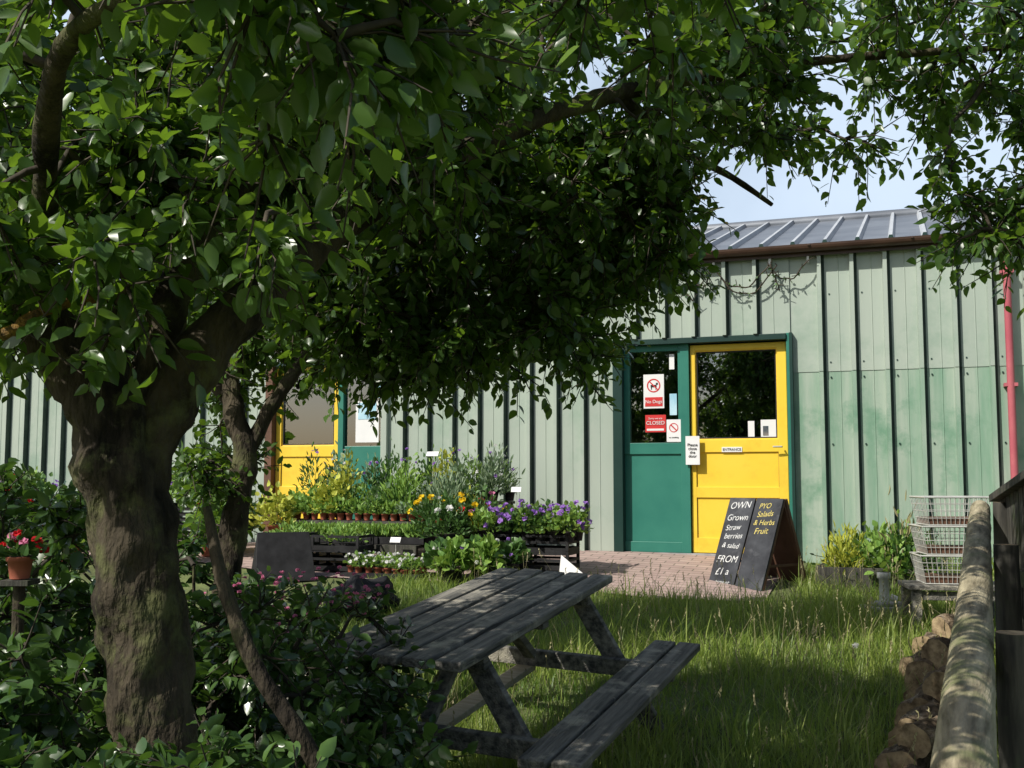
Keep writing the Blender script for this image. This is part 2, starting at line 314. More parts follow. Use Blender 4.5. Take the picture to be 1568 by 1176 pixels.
mb.box((1.472,y-.001,2.69),(.06,.001,.025),'blk'); mb.box((1.45,y-.001,2.67),(.01,.001,.03),'blk'); mb.box((1.495,y-.001,2.67),(.01,.001,.03),'blk'); mb.box((1.505,y-.001,2.712),(.02,.001,.02),'blk')
mb.build('door_notices',B)
RX=(math.pi/2,0,0)
text('No Dogs',.046,(1.472,y-.005,2.535),RX,'white',B); text('Sorry we are',.026,(1.487,y-.005,2.37),RX,'white',B); text('CLOSED',.05,(1.487,y-.005,2.325),RX,'white',B)
text('ENTRANCE',.034,(2.229,.026,2.058),RX,'blk',B); text('no smoking',.02,(1.675,.004,2.18),RX,'blk',B); text('Please\nclose\nthe\ndoor',.04,(1.862,-.031,2.05),RX,'blk',B)
V_=MB()
def sag(a,b,d,k='twig',r=.007):
    pts=[]
    for i in range(15):
        t=i/14; pts.append((a[0]*(1-t)+b[0]*t,-.10-.02*math.sin(9*t),a[1]*(1-t)+b[1]*t-d*4*t*(1-t)+.012*math.sin(17*t)))
    V_.tube(pts,r,5,k); return pts
for a,b,d in [((1.75,3.82),(2.1,3.80),.16),((2.1,3.80),(2.62,3.79),.20),((2.12,3.78),(2.7,3.80),.26),((2.62,3.80),(2.98,3.82),.16),((1.7,3.78),(1.9,3.5),.03),((2.64,3.80),(2.72,3.56),.02),((2.08,3.8),(2.0,3.6),.02)]:
    p=sag(a,b,d); pp=np.array(p)[2:-2:1]+rng.normal(0,.012,(len(p[2:-2:1]),3)); V_.leaves(pp,rng.normal(0,1,pp.shape),.04,'leafD',.3)
    for q in p[::2]: V_.tube([q,(q[0]+random.uniform(-.06,.06),q[1]-.02,q[2]+random.uniform(-.07,.07))],.004,4,'twig')
for s in (1.78,2.1,2.63,2.98): V_.box((s,-.055,3.83),(.02,.05,.06),'wire')
V_.build('climber_garland',B)
# ------------------------------------------------------------ paving
mb=MB(); ss=np.arange(-15.5,2.95,.25)
def fr(s): return -2.05+.12*math.sin(s*1.7)-.0+(.0 if s>-3 else -1.2*min(1,(-3-s)/2)) + (.35*max(0,s-1.9)/1.0)
vs=[];K=14
for s in ss:
    for j in range(K+1):
        yy=fr(s)*(1-j/K)-.002*j/K; w=W(s,yy); vs.append((s,yy,gz(w.x,w.y)+.012))
mb.add(vs,[(i*(K+1)+j,(i+1)*(K+1)+j,(i+1)*(K+1)+j+1,i*(K+1)+j+1) for i in range(len(ss)-1) for j in range(K)],'paving')
pv=mb.build('brick_paving'); pv.location=(0,11.09,0); pv.rotation_euler=(0,0,ANG)
# ------------------------------------------------------------ picnic table
pt=empty('picnic_table',(-.125,5.05,.462),(0,0,0))
R=Matrix.Rotation(math.atan(.1),4,'X')@Matrix.Rotation(math.atan2(-.39,.92),4,'Z'); pt.rotation_euler=R.to_euler()
mb=MB()
for i in range(5): mb.box((-.262+i*.131,random.uniform(-.02,.02),.74+random.uniform(-.003,.003)),(.106,1.83,.038),'wood',Matrix.Rotation(random.uniform(-.015,.015),3,'Y'))
mb.build('table_top',pt,.006)
mb=MB()
for sgn in (-1,1):
    for j in (0,1): mb.box((sgn*(.60+j*.125),random.uniform(-.02,.02),.43),(.110,1.83,.036),'wood',Matrix.Rotation(random.uniform(-.015,.015),3,'Y'))
mb.build('seats',pt,.006)
mb=MB()
for yy in (-.62,.62):
    mb.box((0,yy,.689),(.58,.045,.06),'wood'); mb.box((0,yy,.370),(1.44,.045,.08),'wood')
    for sgn in (-1,1): mb.beam((sgn*.2,yy+.047,.715),(sgn*.64,yy+.047,0.03),.09,.042,'wood',(0,1,0))
    mb.beam((0,yy*.9,.40),(0,yy*.25,.7),.06,.04,'wood')
mb.box((0,0,.70),(.6,.07,.035),'wood'); mb.box((-.05,-.0,.315),(.09,1.28,.03),'pine')
mb.build('a_frame_legs',pt,.004)
# ------------------------------------------------------------ chalkboard
ab=empty('chalkboard_a_sign',(1.82,8.98,.875),(0,0,math.atan2(-.809,.588)))
mb=MB(); tl=math.atan(.3/.74)
def panel(x0,x1,k,sg,z1=.80,off=0):
    R_=Matrix.Rotation(-tl*sg,3,'X'); c=Vector(((x0+x1)/2,0,z1/2)); c=R_@c
    if sg<0: c.y+=.6
    c.y+=off; mb.box(c,(x1-x0,.018,z1),k,R_)
panel(-.29,-.008,'board',1); panel(.008,.29,'board',1); panel(-.28,.28,'woodb',-1,.78)
for x in (-.275,.275): 
    mb.beam((x,.03,.02),(x,.31,.74),.03,.03,'woodb'); mb.beam((x,.575,.02),(x,.33,.74),.03,.03,'woodb')
    mb.beam((x*.95,.12,.2),(x*.95,.5,.2),.02,.02,'woodb')
mb.build('boards',ab,.003)
def tb(body,size,x,h,k,rr=0): 
    R_=Matrix.Rotation(-tl,3,'X'); p=R_@Vector((x,-.0112,h)); RM=Matrix.Rotation(math.pi/2-tl,3,'X')@Matrix.Rotation(rr,3,'Z'); text(body,size,p,tuple(RM.to_euler()),k,ab,'chalk_writing',.0006,shear=.25)
for b_,s_,x,h,rr in [('OWN',.085,-.15,.73,.08),('Grown',.08,-.15,.62,.05),('Straw',.07,-.17,.53,.1),('berries',.07,-.145,.455,.06),('& salad',.065,-.15,.37,-.03),('FROM',.085,-.15,.25,.03),('£1 a',.085,-.17,.14,.06),('punnet',.055,-.14,.05,0)]: tb(b_,s_,x,h,'chalk',rr)
for b_,s_,x,h,rr in [('PYO',.065,.12,.73,.06),('Salads',.07,.14,.66,.1),('& Herbs',.065,.15,.585,.04),('Fruit',.075,.14,.51,.08)]: tb(b_,s_,x,h,'chalky',rr)
# ------------------------------------------------------------ crates / pots / plants
def crate(mb,c,w,d,h,rot=0,k='black'):
    R_=Matrix.Rotation(rot,3,'Z'); c=Vector(c)
    def b(p,dm): mb.box(c+R_@Vector(p),dm,k,R_)
    b((0,0,.01),(w,d,.02))
    for sx in (-1,1):
        for sy in (-1,1): b((sx*(w/2-.012),sy*(d/2-.012),h/2+.01),(.024,.024,h))
    nz=max(2,int(h/.045))
    for i in range(nz):
        z=.03+(h-.03)*i/(nz-1)
        for sy in (-1,1): b((0,sy*(d/2-.005),z),(w-.05,.008,.022))
        for sx in (-1,1): b((sx*(w/2-.005),0,z),(.008,d-.05,.022))
def pot(mb,c,r,h,k='terra'):
    x,y,z=c; mb.tube([(x,y,z),(x,y,z+h*.8),(x,y,z+h*.8),(x,y,z+h)],[r*.72,r*.92,r*1.05,r*1.08],12,k); mb.tube([(x,y,z+h*.9),(x,y,z+h+.002)],[r,r*.95],12,'soil')
def bush(mb,c,rx,rz_,n,ls,k,wid=.5,fl=None,nf=0,fs=.03,up=.5):
    c=np.array(c); d=nrm(rng.normal(0,1,(n,3))); d[:,2]=np.abs(d[:,2])*1.1-.15
    r_=rng.uniform(.25,1,n)**.6
    lean=rng.normal(0,.12,3)*np.array([1,1,0])
    p=c+(d+lean)*r_[:,None]*np.array([rx,rx,rz_])*rng.uniform(.7,1.2,(n,1))
    dd=d+rng.normal(0,.5,(n,3))+np.array([0,0,up]); mb.leaves(p,dd,ls*rng.uniform(.6,1.25,n),k,wid)
    for i in range(0,n,max(1,n//14)): 
        mb.tube([c-np.array([0,0,.02]),(c+p[i])/2+rng.normal(0,.01,3),p[i]],.003,4,'leafD')
    if fl:
        for i in range(nf):
            d1=rng.normal(0,1,3); d1[2]=abs(d1[2])+.2; d1/=np.linalg.norm(d1); q=c+d1*np.array([rx,rx,rz_])*rng.uniform(.9,1.12)
            kk=fl if isinstance(fl,str) else random.choice(fl)
            if kk is None: continue
            a=rng.uniform(0,6.28); m5=6; an=a+np.arange(m5)*2*math.pi/m5; ax=nrm((d1+np.array([-.1,-.5,.3]))[None])[0]
            u=np.cross(ax,[0,0,1.]);u/=np.linalg.norm(u)+1e-6; v=np.cross(ax,u)
            dr=np.cos(an)[:,None]*u+np.sin(an)[:,None]*v+ax*.25
            mb.leaves(np.repeat(q[None],m5,0),dr,fs,kk,.8,None,.1)
def plant(name,s,y,z,potr,poth,rx,rz_,n,ls,k,potk='terra',**kw):
    w=W(s,y); mb=MB()
    if potr: pot(mb,(0,0,0),potr,poth,potk)
    bush(mb,(0,0,poth+.01),rx,rz_,n,ls,k,**kw); return mb.build(name,None,0,(w.x,w.y,z))
stg=empty('plant_staging_bench',(0,11.09,0),(0,0,ANG)); mb=MB()
def tier(s0,s1,y0,y1,z):
    n=max(2,int((y1-y0)/.1))
    for i in range(n):
        a=y0+(y1-y0)*i/n; mb.bx(s0,s1,a,a+(y1-y0)/n-.015,z-.025,z,'woodd')
    for s in (s0+.04,(s0+s1)/2,s1-.04):
        for a in (y0+.03,y1-.05): mb.bx(s-.025,s+.025,a-.02,a+.02,gz(0,W(s,a).y)-.02,z-.027,'woodd')
    mb.bx(s0,s1,y0-.022,y0-.002,z-.08,z,'woodd')
tier(-2.0,.15,-.75,-.3,1.56); tier(-2.0,-.02,-1.2,-.79,1.38); tier(-1.75,-.3,-1.62,-1.24,1.19)
mb.build('tiers',stg)
def U(a,b): return random.uniform(a,b)
for s in np.arange(-1.95,.15,.15):
    k=random.choice(['leafL','leafG','leafY','leafG','leafL','leafD']); plant('potted_herb',s,-.55+U(-.1,.1),1.565,.055,.09,U(.12,.18),U(.26,.46),150,U(.045,.07),k,'black',wid=random.choice([.16,.3,.4]),up=.9,fl=random.choice([None,None,'fw','fp']),nf=5,fs=.02)
for s in np.arange(-1.92,-.02,.14):
    k=random.choice(['leafL','leafL','leafG','leafD','leafY']) if s>-1.4 else random.choice(['leafY','leafY','leafL'])
    plant('potted_herb',s,-.93+U(-.08,.08),1.385,.055,.08,U(.12,.17),U(.2,.34),150,U(.045,.065),k,'black',wid=random.choice([.2,.35,.45]),up=.7)
for s in np.arange(-1.92,-.05,.095):
    plant('potted_seedling',s,-1.12,1.385,.036,.065,.07,U(.1,.16),45,.05,random.choice(['leafL','leafL','leafG']),'terra',wid=.35)
plant('yellow_foliage_plant',-1.95,-1.3,1.22,.09,.12,.24,.34,320,.055,'leafY','terra',wid=.5)
plant('yellow_foliage_plant',-1.55,-.95,1.40,.09,.1,.24,.32,320,.055,'leafY','terra',wid=.5)
plant('potted_lavender',-.30,-1.0,1.39,.09,.1,.27,.34,520,.075,'leafG','black',wid=.14,up=1.1)
plant('potted_lavender',.0,-.6,1.57,.09,.1,.2,.42,320,.075,'leafG','black',wid=.14,up=1.3,fl='fw',nf=6,fs=.02)
plant('potted_grass_herb',-.8,-.95,1.39,.08,.1,.22,.4,320,.10,'leafL','black',wid=.12,up=1.4)
for s,z,y in [(-1.45,1.195,-1.42),(-.95,1.195,-1.42),(-.50,1.195,-1.40)]:
    w=W(s,y); mb=MB(); R_=Matrix.Rotation(ANG,3,'Z'); mb.box((0,0,.03),(.46,.3,.06),'black',R_)
    n=800; a=rng.uniform(-.22,.22,n); b_=rng.uniform(-.14,.14,n); P=np.stack([a*.9385+b_*.345,-a*.345+b_*.9385,np.full(n,.06)+rng.uniform(0,.06,n)],1)
    mb.leaves(P,rng.normal(0,.35,(n,3))+np.array([0,0,1]),.07*rng.uniform(.6,1.2,n),'leafL',.2); mb.build('seedling_tray',None,0,(w.x,w.y,z))
for s,y in [(-1.45,-1.9),(-.93,-1.85)]:
    w=W(s,y); z0=gz(0,w.y)+.015; mb=MB(); crate(mb,(0,0,0),.46,.32,.17,ANG); crate(mb,(.01,0,.175),.46,.32,.12,ANG+.04); 
    bush(mb,(0,0,.26),.2,.13,220,.045,'leafL',wid=.3); mb.build('black_plastic_crate',None,0,(w.x,w.y,z0))
for s in np.arange(-.75,-.05,.09):
    for y in (-2.02,-1.88): w=W(s,y); plant('potted_white_bedding_plant',s,y+U(-.02,.02),gz(0,w.y)+.03,.035,.06,.06,.09,45,.035,'leafL','terra',fl='fw',nf=6,fs=.019)
mb=MB(); w=W(-.42,-1.95); mb.box((0,0,.02),(.75,.34,.035),'black',Matrix.Rotation(ANG,3,'Z')); mb.build('plant_tray',None,0,(w.x,w.y,gz(0,w.y)+.0))
for s,y,fl in [(-.22,-1.45,['fy','fy','fr']),(.04,-1.3,['fr','fy']),(-.02,-1.6,['fy','fw']),(.2,-1.2,['fy','fk'])]:
    plant('potted_marigold',s,y,1.08,.10,.22,.22,.34,420,.06,'leafD','black',wid=.28,fl=fl,nf=8,fs=.036)
for s,y in [(.12,-1.95),(.36,-1.8),(.26,-2.1),(.5,-1.95),(.62,-1.75)]:
    w=W(s,y); plant('potted_primrose',s,y,gz(0,w.y)+.012,.08,.13,U(.14,.19),U(.18,.26),170,.075,random.choice(['leafL','leafD']),'black',wid=.5,fl=['fw','fp'],nf=5,fs=.02)
mb=MB(); 
for s in (.42,.86):
    for j in range(2): 
        w=W(s,-1.35); crate(mb,(w.x,w.y,1.0+j*.15),.42,.34,.14,ANG)
mb.build('black_plastic_crate')
for s in np.arange(.28,1.07,.13):
    for y in (-1.47,-1.22): plant('potted_viola',s,y,1.24,.06,.09,U(.12,.16),U(.16,.28),150,.048,random.choice(['leafD','leafL','leafL']),'black',fl='fp',nf=10,fs=.03)
def tag(name,x,y,z,w_,h,rot,post=.2,tilt=.2):
    mb=MB(); mb.box((0,0,h/2+post),(w_,.004,h),'white',Matrix.Rotation(-tilt,3,'X')); mb.tube([(0,.01,0),(0,.01,post+.01)],.004,5,'wire'); mb.build(name,None,0,(x,y,z),(0,0,rot))
for s,y,z,w_ in [(-.62,-.6,1.80,.14),(-.45,-1.75,1.02,.10),(.5,-1.25,1.46,.09)]:
    q=W(s,y); tag('plant_label',q.x,q.y,z,w_,.05,ANG+U(-.3,.3),tilt=.5)
q=W(1.02,-1.62); mb=MB(); mb.add([(0,0,0),(.26,-.08,0),(.02,.06,.2)],[(0,1,2)],'white'); mb.add([(0,.16,0),(.26,.12,0),(.02,.065,.2)],[(0,2,1)],'white'); mb.add([(0,0,0),(.02,.06,.2),(0,.16,0)],[(0,1,2)],'white'); mb.build('folded_card_sign',None,0,(q.x,q.y,gz(0,q.y)+.016))
for i in range(38):
    s=U(-7.2,-2.2); y=random.choice([-1.2,-1.7,-2.3])+U(-.15,.15); w=W(s,y); z=gz(0,w.y)+.015
    k=random.choice(['leafD','leafL','leafD','leafS']); plant('potted_shrub',s,y,z,.11,.2,U(.18,.3),U(.3,.55),240,.07,k,random.choice(['terra','black']),fl=random.choice([None,None,'fk','fr']),nf=7,fs=.035)
mb=MB()
for s in (-6.4,-5.9,-5.4,-3.6,-3.15):
    for j in range(2): w=W(s,-.8); crate(mb,(w.x,w.y,1.07+j*.2),.44,.36,.19,ANG)
mb.build('black_plastic_crate')
for s in (-6.4,-5.9,-5.4,-3.6,-3.15): plant('potted_shrub',s,-.8,1.42,.1,.1,.24,.36,260,.06,random.choice(['leafD','leafL']),'black',fl=random.choice([None,'fp']),nf=6)
pg=empty('potted_geranium',(-1.36,3.02,0)); mb=MB(); mb.tube([(0,0,.28),(0,0,1.50)],.016,8,'bark'); mb.box((0,0,1.51),(.08,.08,.014),'woodd'); pot(mb,(0,0,1.52),.036,.06); bush(mb,(0,0,1.585),.06,.06,60,.03,'leafD',fl=['fr','fk'],nf=14,fs=.014); mb.build('pot_and_flowers',pg)
mb=MB(); vs=[];fs=[]; nu,nv=18,10
for j in range(nv+1):
    for i in range(nu):
        a=2*math.pi*i/nu; t=math.pi*j/nv; p=Vector((math.sin(t)*math.cos(a)*.27,math.sin(t)*math.sin(a)*.2,math.cos(t)*.15+.13)); p*=1+.28*noise.noise(p*7); p.z=max(p.z,0); vs.append(p)
fs=[(j*nu+i,j*nu+(i+1)%nu,(j+1)*nu+(i+1)%nu,(j+1)*nu+i) for j in range(nv) for i in range(nu)]
mb.add(vs,fs,'black'); mb.build('black_refuse_sack',None,0,(-1.08,7.9,.79))
mb=MB(); mb.add([(-.25,-.2,0),(.25,-.2,0),(.22,0,.40),(-.22,0,.40),(-.25,.2,0),(.25,.2,0)],[(0,1,2,3),(4,3,2,5),(0,3,4),(1,5,2)],'black'); mb.build('black_display_stand',None,.004,(-1.95,9.3,.93),(0,0,.35))
pl=empty('planter_trough',(2.92,8.9,.88),(0,0,ANG)); mb=MB()
mb.bx(-.42,.42,-.17,-.14,0,.19,'woodd'); mb.bx(-.42,.42,.14,.17,0,.19,'woodd'); mb.bx(-.42,-.39,-.139,.139,0,.19,'woodd'); mb.bx(.39,.42,-.139,.139,0,.19,'woodd'); mb.bx(-.388,.388,-.138,.138,.02,.16,'soil'); mb.build('trough',pl,.003)
mb=MB(); bush(mb,(-.2,0,.17),.19,.34,520,.07,'leafY',wid=.14,up=1.3); bush(mb,(.12,0,.17),.28,.42,420,.07,'leafL',wid=.4); bush(mb,(.3,.02,.17),.26,.36,380,.06,'leafD',wid=.4); bush(mb,(.02,.1,.17),.4,.3,300,.05,'leafD',wid=.4);bush(mb,(.3,0,.15),.22,.6,90,.12,'straw',wid=.08,up=1.6); mb.build('trough_plants',pl)
mb=MB(); mb.tube([(0,0,0),(0,0,.18),(0,0,.18),(0,0,.225)],[.035,.035,.048,.048],14,'white',capk='dark'); mb.tube([(.048,0,.05),(.09,0,.03)],.02,8,'white'); mb.build('white_standpipe',None,0,(2.72,8.0,.88))
mb=MB(); R_=Matrix.Rotation(.2,3,'Z'); mb.box((0,0,.03),(.3,.24,.09),'stone',R_); mb.box((.02,.0,.09),(.2,.16,.03),'stone',R_); mb.build('stone_block',None,.012,(2.72,7.98,.79))
bt=empty('low_wooden_table',(3.07,7.62,.75),(0,0,-.15)); mb=MB()
for i in range(4): mb.bx(-.33,.33,-.22+i*.11,-.22+i*.11+.1,.28,.31,'wood')
for sx in (-.28,.28):
    for sy in (-.17,.17): mb.bx(sx-.03,sx+.03,sy-.03,sy+.03,0,.279,'wood')
mb.bx(-.31,.31,-.19,-.165,.21,.27,'wood'); mb.build('slatted_top',bt,.004)
def basket(mb,z,w,d,h):
    def rect(sc,zz): return [(-w/2*sc,-d/2*sc,zz),(w/2*sc,-d/2*sc,zz),(w/2*sc,d/2*sc,zz),(-w/2*sc,d/2*sc,zz)]
    for t,r_ in ((0,.005),(.25,.0025),(.5,.0025),(.75,.0025),(1,.007)):
        q=rect(.84+.16*t,z+h*t)
        for i in range(4): mb.tube([q[i],q[(i+1)%4]],r_,5,'wire')
    lo=rect(.84,z);hi=rect(1,z+h)
    for i in range(4):
        n=13 if i%2==0 else 9
        for j in range(n):
            t=j/n; a=Vector(lo[i]).lerp(Vector(lo[(i+1)%4]),t); b=Vector(hi[i]).lerp(Vector(hi[(i+1)%4]),t); mb.tube([a,b],.0025,4,'wire')
    for j in range(1,9):
        t=j/9; mb.tube([Vector(lo[0]).lerp(Vector(lo[1]),t),Vector(lo[3]).lerp(Vector(lo[2]),t)],.0025,4,'wire')
for i in range(3):
    mb=MB(); basket(mb,0,.45,.34,.19); 
    mb.bx(-.19,.19,-.14,.14,.008,.05,'woodb')
    mb.build('wire_basket',None,0,(3.05+.01*i,7.62,1.068+i*.20),(0,0,-.15+.04*i))
# ------------------------------------------------------------ fence + logs
fe=empty('timber_fence'); mb=MB()
A=Vector((.62,1.6,0));Bf=Vector((2.97,6.9,0)); dv=(Bf-A).normalized(); pr=Vector((dv.y,-dv.x,0))
def fp(t,h): p=A.lerp(Bf,t); return Vector((p.x,p.y,gz(p.x,p.y)+h))
FR=Matrix.Rotation(math.atan2(dv.y,dv.x)-math.pi/2,3,'Z')
def locp(v): return FR.inverted()@v
pts=[locp(fp(t,.90+.006*math.sin(9*t))) for t in np.linspace(0,1,60)]; mb.tube(pts,[.070-.010*t for t in np.linspace(0,1,60)],20,'woodf',jit=.07,js=5,capk='loge')
pts=[locp(fp(t,.45)) for t in np.linspace(0,1,40)]; mb.tube(pts,[.05]*40,14,'woodf',jit=.07,js=5)
ra=mb.build('pole_rails',fe); ra.rotation_euler=FR.to_euler(); mb=MB()
for t in (0.05,.36,.68,.985):
    p=fp(t,0)+pr*.125; mb.tube([p-Vector((0,0,.1)),p+Vector((0,0,.5)),p+Vector((0,0,.96))],[.06,.058,.055],12,'woodd',jit=.1,capk='loge')
mb.build('posts',fe)
b2=empty('board_fence'); mb=MB(); P0=Vector((3.14,7.0,0));P1=Vector((2.28,3.9,0)); nb=22
for i in range(nb):
    t=(i+.5)/nb; p=P0.lerp(P1,t); z1=1.64+.40*t; z0=gz(0,p.y)-.03; d_=(P1-P0).normalized(); an=math.atan2(d_.y,d_.x)
    mb.box((p.x,p.y,(z0+z1)/2+U(-.01,.01)),((P1-P0).length/nb-.02,.02,z1-z0),'woodd',Matrix.Rotation(an,3,'Z'))
mb.beam((P0.x-.02,P0.y,1.66),(P1.x-.02,P1.y,2.06),.09,.045,'woodd'); mb.beam((P0.x-.035,P0.y,1.2),(P1.x-.035,P1.y,1.3),.03,.09,'woodd')
mb.build('boards',b2,.003)
lg=MB()
def log(c,an,r_,L_):
    d_=Vector((math.cos(an),math.sin(an),U(-.12,.05))); P=[c+d_*(L_*(2*j/12-1)) for j in range(13)]; lg.tube(P,[r_*U(.94,1.05) for _ in P],26,'logb',jit=.28,js=13,capk='loge',smooth=False)
for i in range(10):   # short logs laid with sawn ends towards the lawn
    t=.40+.060*i; p=A.lerp(Bf,t)-pr*(.27+U(-.05,.03)); r_=U(.08,.12); an=math.atan2(-dv.y,-dv.x)-U(.25,.7); log(Vector((p.x,p.y,gz(0,p.y)+r_*.85)),an,r_,U(.13,.19))
    if i%2: p=p+pr*.10; log(Vector((p.x,p.y,gz(0,p.y)+r_*2.2)),an+U(-.3,.3),r_*.75,.15)
lg.build('log_pile')
# ------------------------------------------------------------ trees
def grow(name,limbs,ells,leafk,twl,seed,ntw=7,nlf=9,excl=None,connr=.010,droop=-.25,wid=.34,thr=-.2):
    global rng
    rng=np.random.default_rng(seed); random.seed(seed)
    E=empty(name); mb=MB(); nodes=[]; 
    for P,Rr,n in limbs:
        p,r_=smooth_path(P,Rr,.025 if Rr[0]>.05 else .05); mb.tube(p,r_,n,'bark',jit=.3 if Rr[0]>.03 else .15,js=9)
        for q,rr in list(zip(p,r_))[::2]:
            if rr<.085: nodes.append(q)
    C=[]
    for (c,r_,n,ls) in ells:
        k=0;tries=0
        while k<n and tries<n*60:
            tries+=1; d=rng.uniform(-1,1,3)
            if d@d>1: continue
            p=Vector(c)+Vector((d[0]*r_[0],d[1]*r_[1],d[2]*r_[2]))
            if noise.noise(p*1.9+Vector((seed,0,0)))<thr: continue
            if excl and excl(p): continue
            C.append((p,Vector(c),ls)); k+=1
    nd=np.array([tuple(q) for q in nodes]); 
    order=sorted(range(len(C)),key=lambda i: np.min(np.sum((nd-np.array(C[i][0]))**2,1)))
    tw=MB(); LP=[];LD=[];LS=[];LV=[]
    for i in order:
        p,cc,ls=C[i]; a=np.array(p); ds=np.sum((nd-a)**2,1); j=int(np.argmin(ds)); q=Vector(nd[j]); L_=(p-q).length
        if L_>.03:
            m1=q.lerp(p,.35)+Vector(rng.normal(0,.06*L_,3))+Vector((0,0,.10*L_)); m2=q.lerp(p,.7)+Vector(rng.normal(0,.06*L_,3))+Vector((0,0,.07*L_))
            r0=min(.02,connr+.008*L_); tw.tube([q,m1,m2,p],[r0,r0*.8,r0*.6,r0*.45],5,'twig',caps=False)
            nd=np.vstack([nd,np.array([m2,p])])
        cv=rng.uniform(0,.6)
        for t in range(ntw):
            d=Vector(rng.normal(0,1,3))*.75+(p-cc)*.5+(p-q).normalized()*.3+Vector((0,0,droop)); d.normalize(); tl_=twl*rng.uniform(.6,1.4)
            e=p+d*tl_+Vector((0,0,-.10*tl_)); md=p.lerp(e,.5)+Vector(rng.normal(0,.05*tl_,3))+Vector((0,0,.04*tl_))
            if excl and excl(e): continue
            tw.tube([p,md,e],[.004,.003,.0015],3,'twig',caps=False)
            for l in range(nlf):
                f=(l+.7)/nlf; pos=(p.lerp(md,f*2) if f<.5 else md.lerp(e,f*2-1)); side=Vector(rng.normal(0,1,3)); side=(side-d*side.dot(d)); side.normalize()
                dd=side*.9+d*.55+Vector((0,0,-.25))
                LP.append(tuple(pos+side*.006)); LD.append(tuple(dd)); LS.append(ls*rng.uniform(.55,1.2)); LV.append(min(1,cv+rng.uniform(0,.45)))
    mb.build('trunk_and_limbs',E); tw.build('twigs',E)
    V,F,va=leafarr(LP,LD,np.array(LS),wid,np.array(LV)); npmesh('leaves',V,F,va,leafk,E); print(name,len(LP)); return E
trunk=[(-.90,2.90,.2),(-.92,2.9,.55),(-.93,2.9,1.05),(-.97,2.9,1.35),(-1.0,2.9,1.6),(-1.06,2.9,1.85),(-1.10,2.9,2.02),(-1.2,2.88,2.12),(-1.32,2.85,2.3),(-1.5,2.8,2.6),(-1.75,2.8,3.0)]
limbR=[(-1.02,2.92,1.72),(-.97,2.94,1.95),(-.88,2.96,2.10),(-.77,3.0,2.25),(-.63,3.1,2.42),(-.45,3.3,2.64),(-.22,3.5,2.84),(.04,3.7,3.03),(.4,4.0,3.25),(.93,4.2,3.42),(1.5,4.3,3.52),(2.2,4.4,3.6)]
limbU=[(-1.0,2.93,2.0),(-.95,3.1,2.4),(-.8,3.3,2.8),(-.7,3.5,3.3),(-.5,3.7,3.8)]
limbB=[(-.5,3.25,2.58),(-.45,3.7,2.8),(-.3,4.3,2.95),(.0,4.8,2.85),(.3,5.1,2.6),(.42,5.2,2.35)]
limbB2=[(-.35,4.2,2.93),(-.38,4.6,2.7),(-.3,4.8,2.45),(-.28,4.9,2.2)]
limbC=[(.4,4.0,3.25),(.7,4.5,3.2),(1.0,4.8,3.15),(1.2,4.9,3.05)]
limbN=[(-1.25,2.87,2.2),(-1.1,2.5,2.5),(-.85,2.0,2.62),(-.5,1.7,2.62),(-.1,1.6,2.6)]
def ex1(p):
    if p.y<3.15 and p.x>-1.7 and p.z<1.98: return True
    if p.y<1.25 or p.z>3.9: return True
    return False
grow('apple_tree',[(trunk,[.145,.12,.106,.108,.112,.115,.105,.08,.07,.05,.03],36),(limbR,[.085,.082,.075,.064,.054,.046,.04,.036,.03,.024,.018,.01],24),(limbU,[.06,.05,.04,.03,.02],16),(limbB,[.035,.032,.028,.022,.015,.008],10),(limbB2,[.02,.017,.012,.007],8),(limbC,[.025,.02,.015,.01],8),(limbN,[.035,.03,.022,.015,.008],10)],
 [((-.15,4.65,2.86),(1.0,.6,.55),190,.060),((-.1,4.8,2.42),(.65,.35,.28),52,.055),((-.80,4.9,2.62),(.42,.35,.28),44,.055),
  ((-.2,4.1,3.45),(1.2,.75,.45),125,.062),((1.35,4.4,3.60),(1.1,.65,.42),100,.058),((2.0,4.3,3.15),(.4,.45,.3),22,.055),((1.9,4.4,2.78),(.25,.3,.12),9,.055),((.5,4.65,3.05),(.35,.45,.35),42,.055),
  ((-1.35,3.3,2.85),(.9,.75,.75),165,.062),((-.6,3.1,3.0),(.6,.5,.45),60,.06),((-.95,2.55,2.42),(.45,.3,.30),42,.060),((-.6,1.9,2.62),(.6,.4,.20),34,.062),((.1,2.5,3.08),(.7,.6,.22),24,.065)],
 'leafA',.20,11,excl=ex1,thr=-.06)
T2=[(-1.55,5.7,.5),(-1.50,5.7,1.0),(-1.47,5.7,1.5),(-1.40,5.7,1.9),(-1.5,5.75,2.3),(-1.4,5.9,2.8),(-1.2,6.1,3.4)]
T2b=[(-1.42,5.7,1.85),(-1.25,5.8,2.25),(-.9,6.0,2.7),(-.3,6.3,3.0),(.3,6.5,3.3),(.8,6.6,3.4)]
T2c=[(-1.5,5.75,2.2),(-1.9,5.9,2.6),(-2.5,6.1,3.1)]
def ex2(p): return p.z>4.3 or (p.z<2.25 and not (-2.0<p.x<-1.2 and p.z>1.3))
grow('hawthorn_tree',[(T2,[.085,.075,.07,.065,.045,.03,.02],16),(T2b,[.045,.038,.032,.025,.018,.01],12),(T2c,[.04,.03,.015],10)],
 [((-.7,6.3,3.35),(1.5,.5,.85),235,.056),((-2.4,6.2,3.3),(1.3,.8,.9),180,.056),((-1.5,6.0,2.55),(.8,.5,.35),65,.052),((.5,6.35,3.2),(.5,.35,.4),40,.052),((-1.65,5.8,1.75),(.25,.3,.35),18,.05)],'leafB',.19,23,ntw=7,nlf=10,excl=ex2,wid=.38)
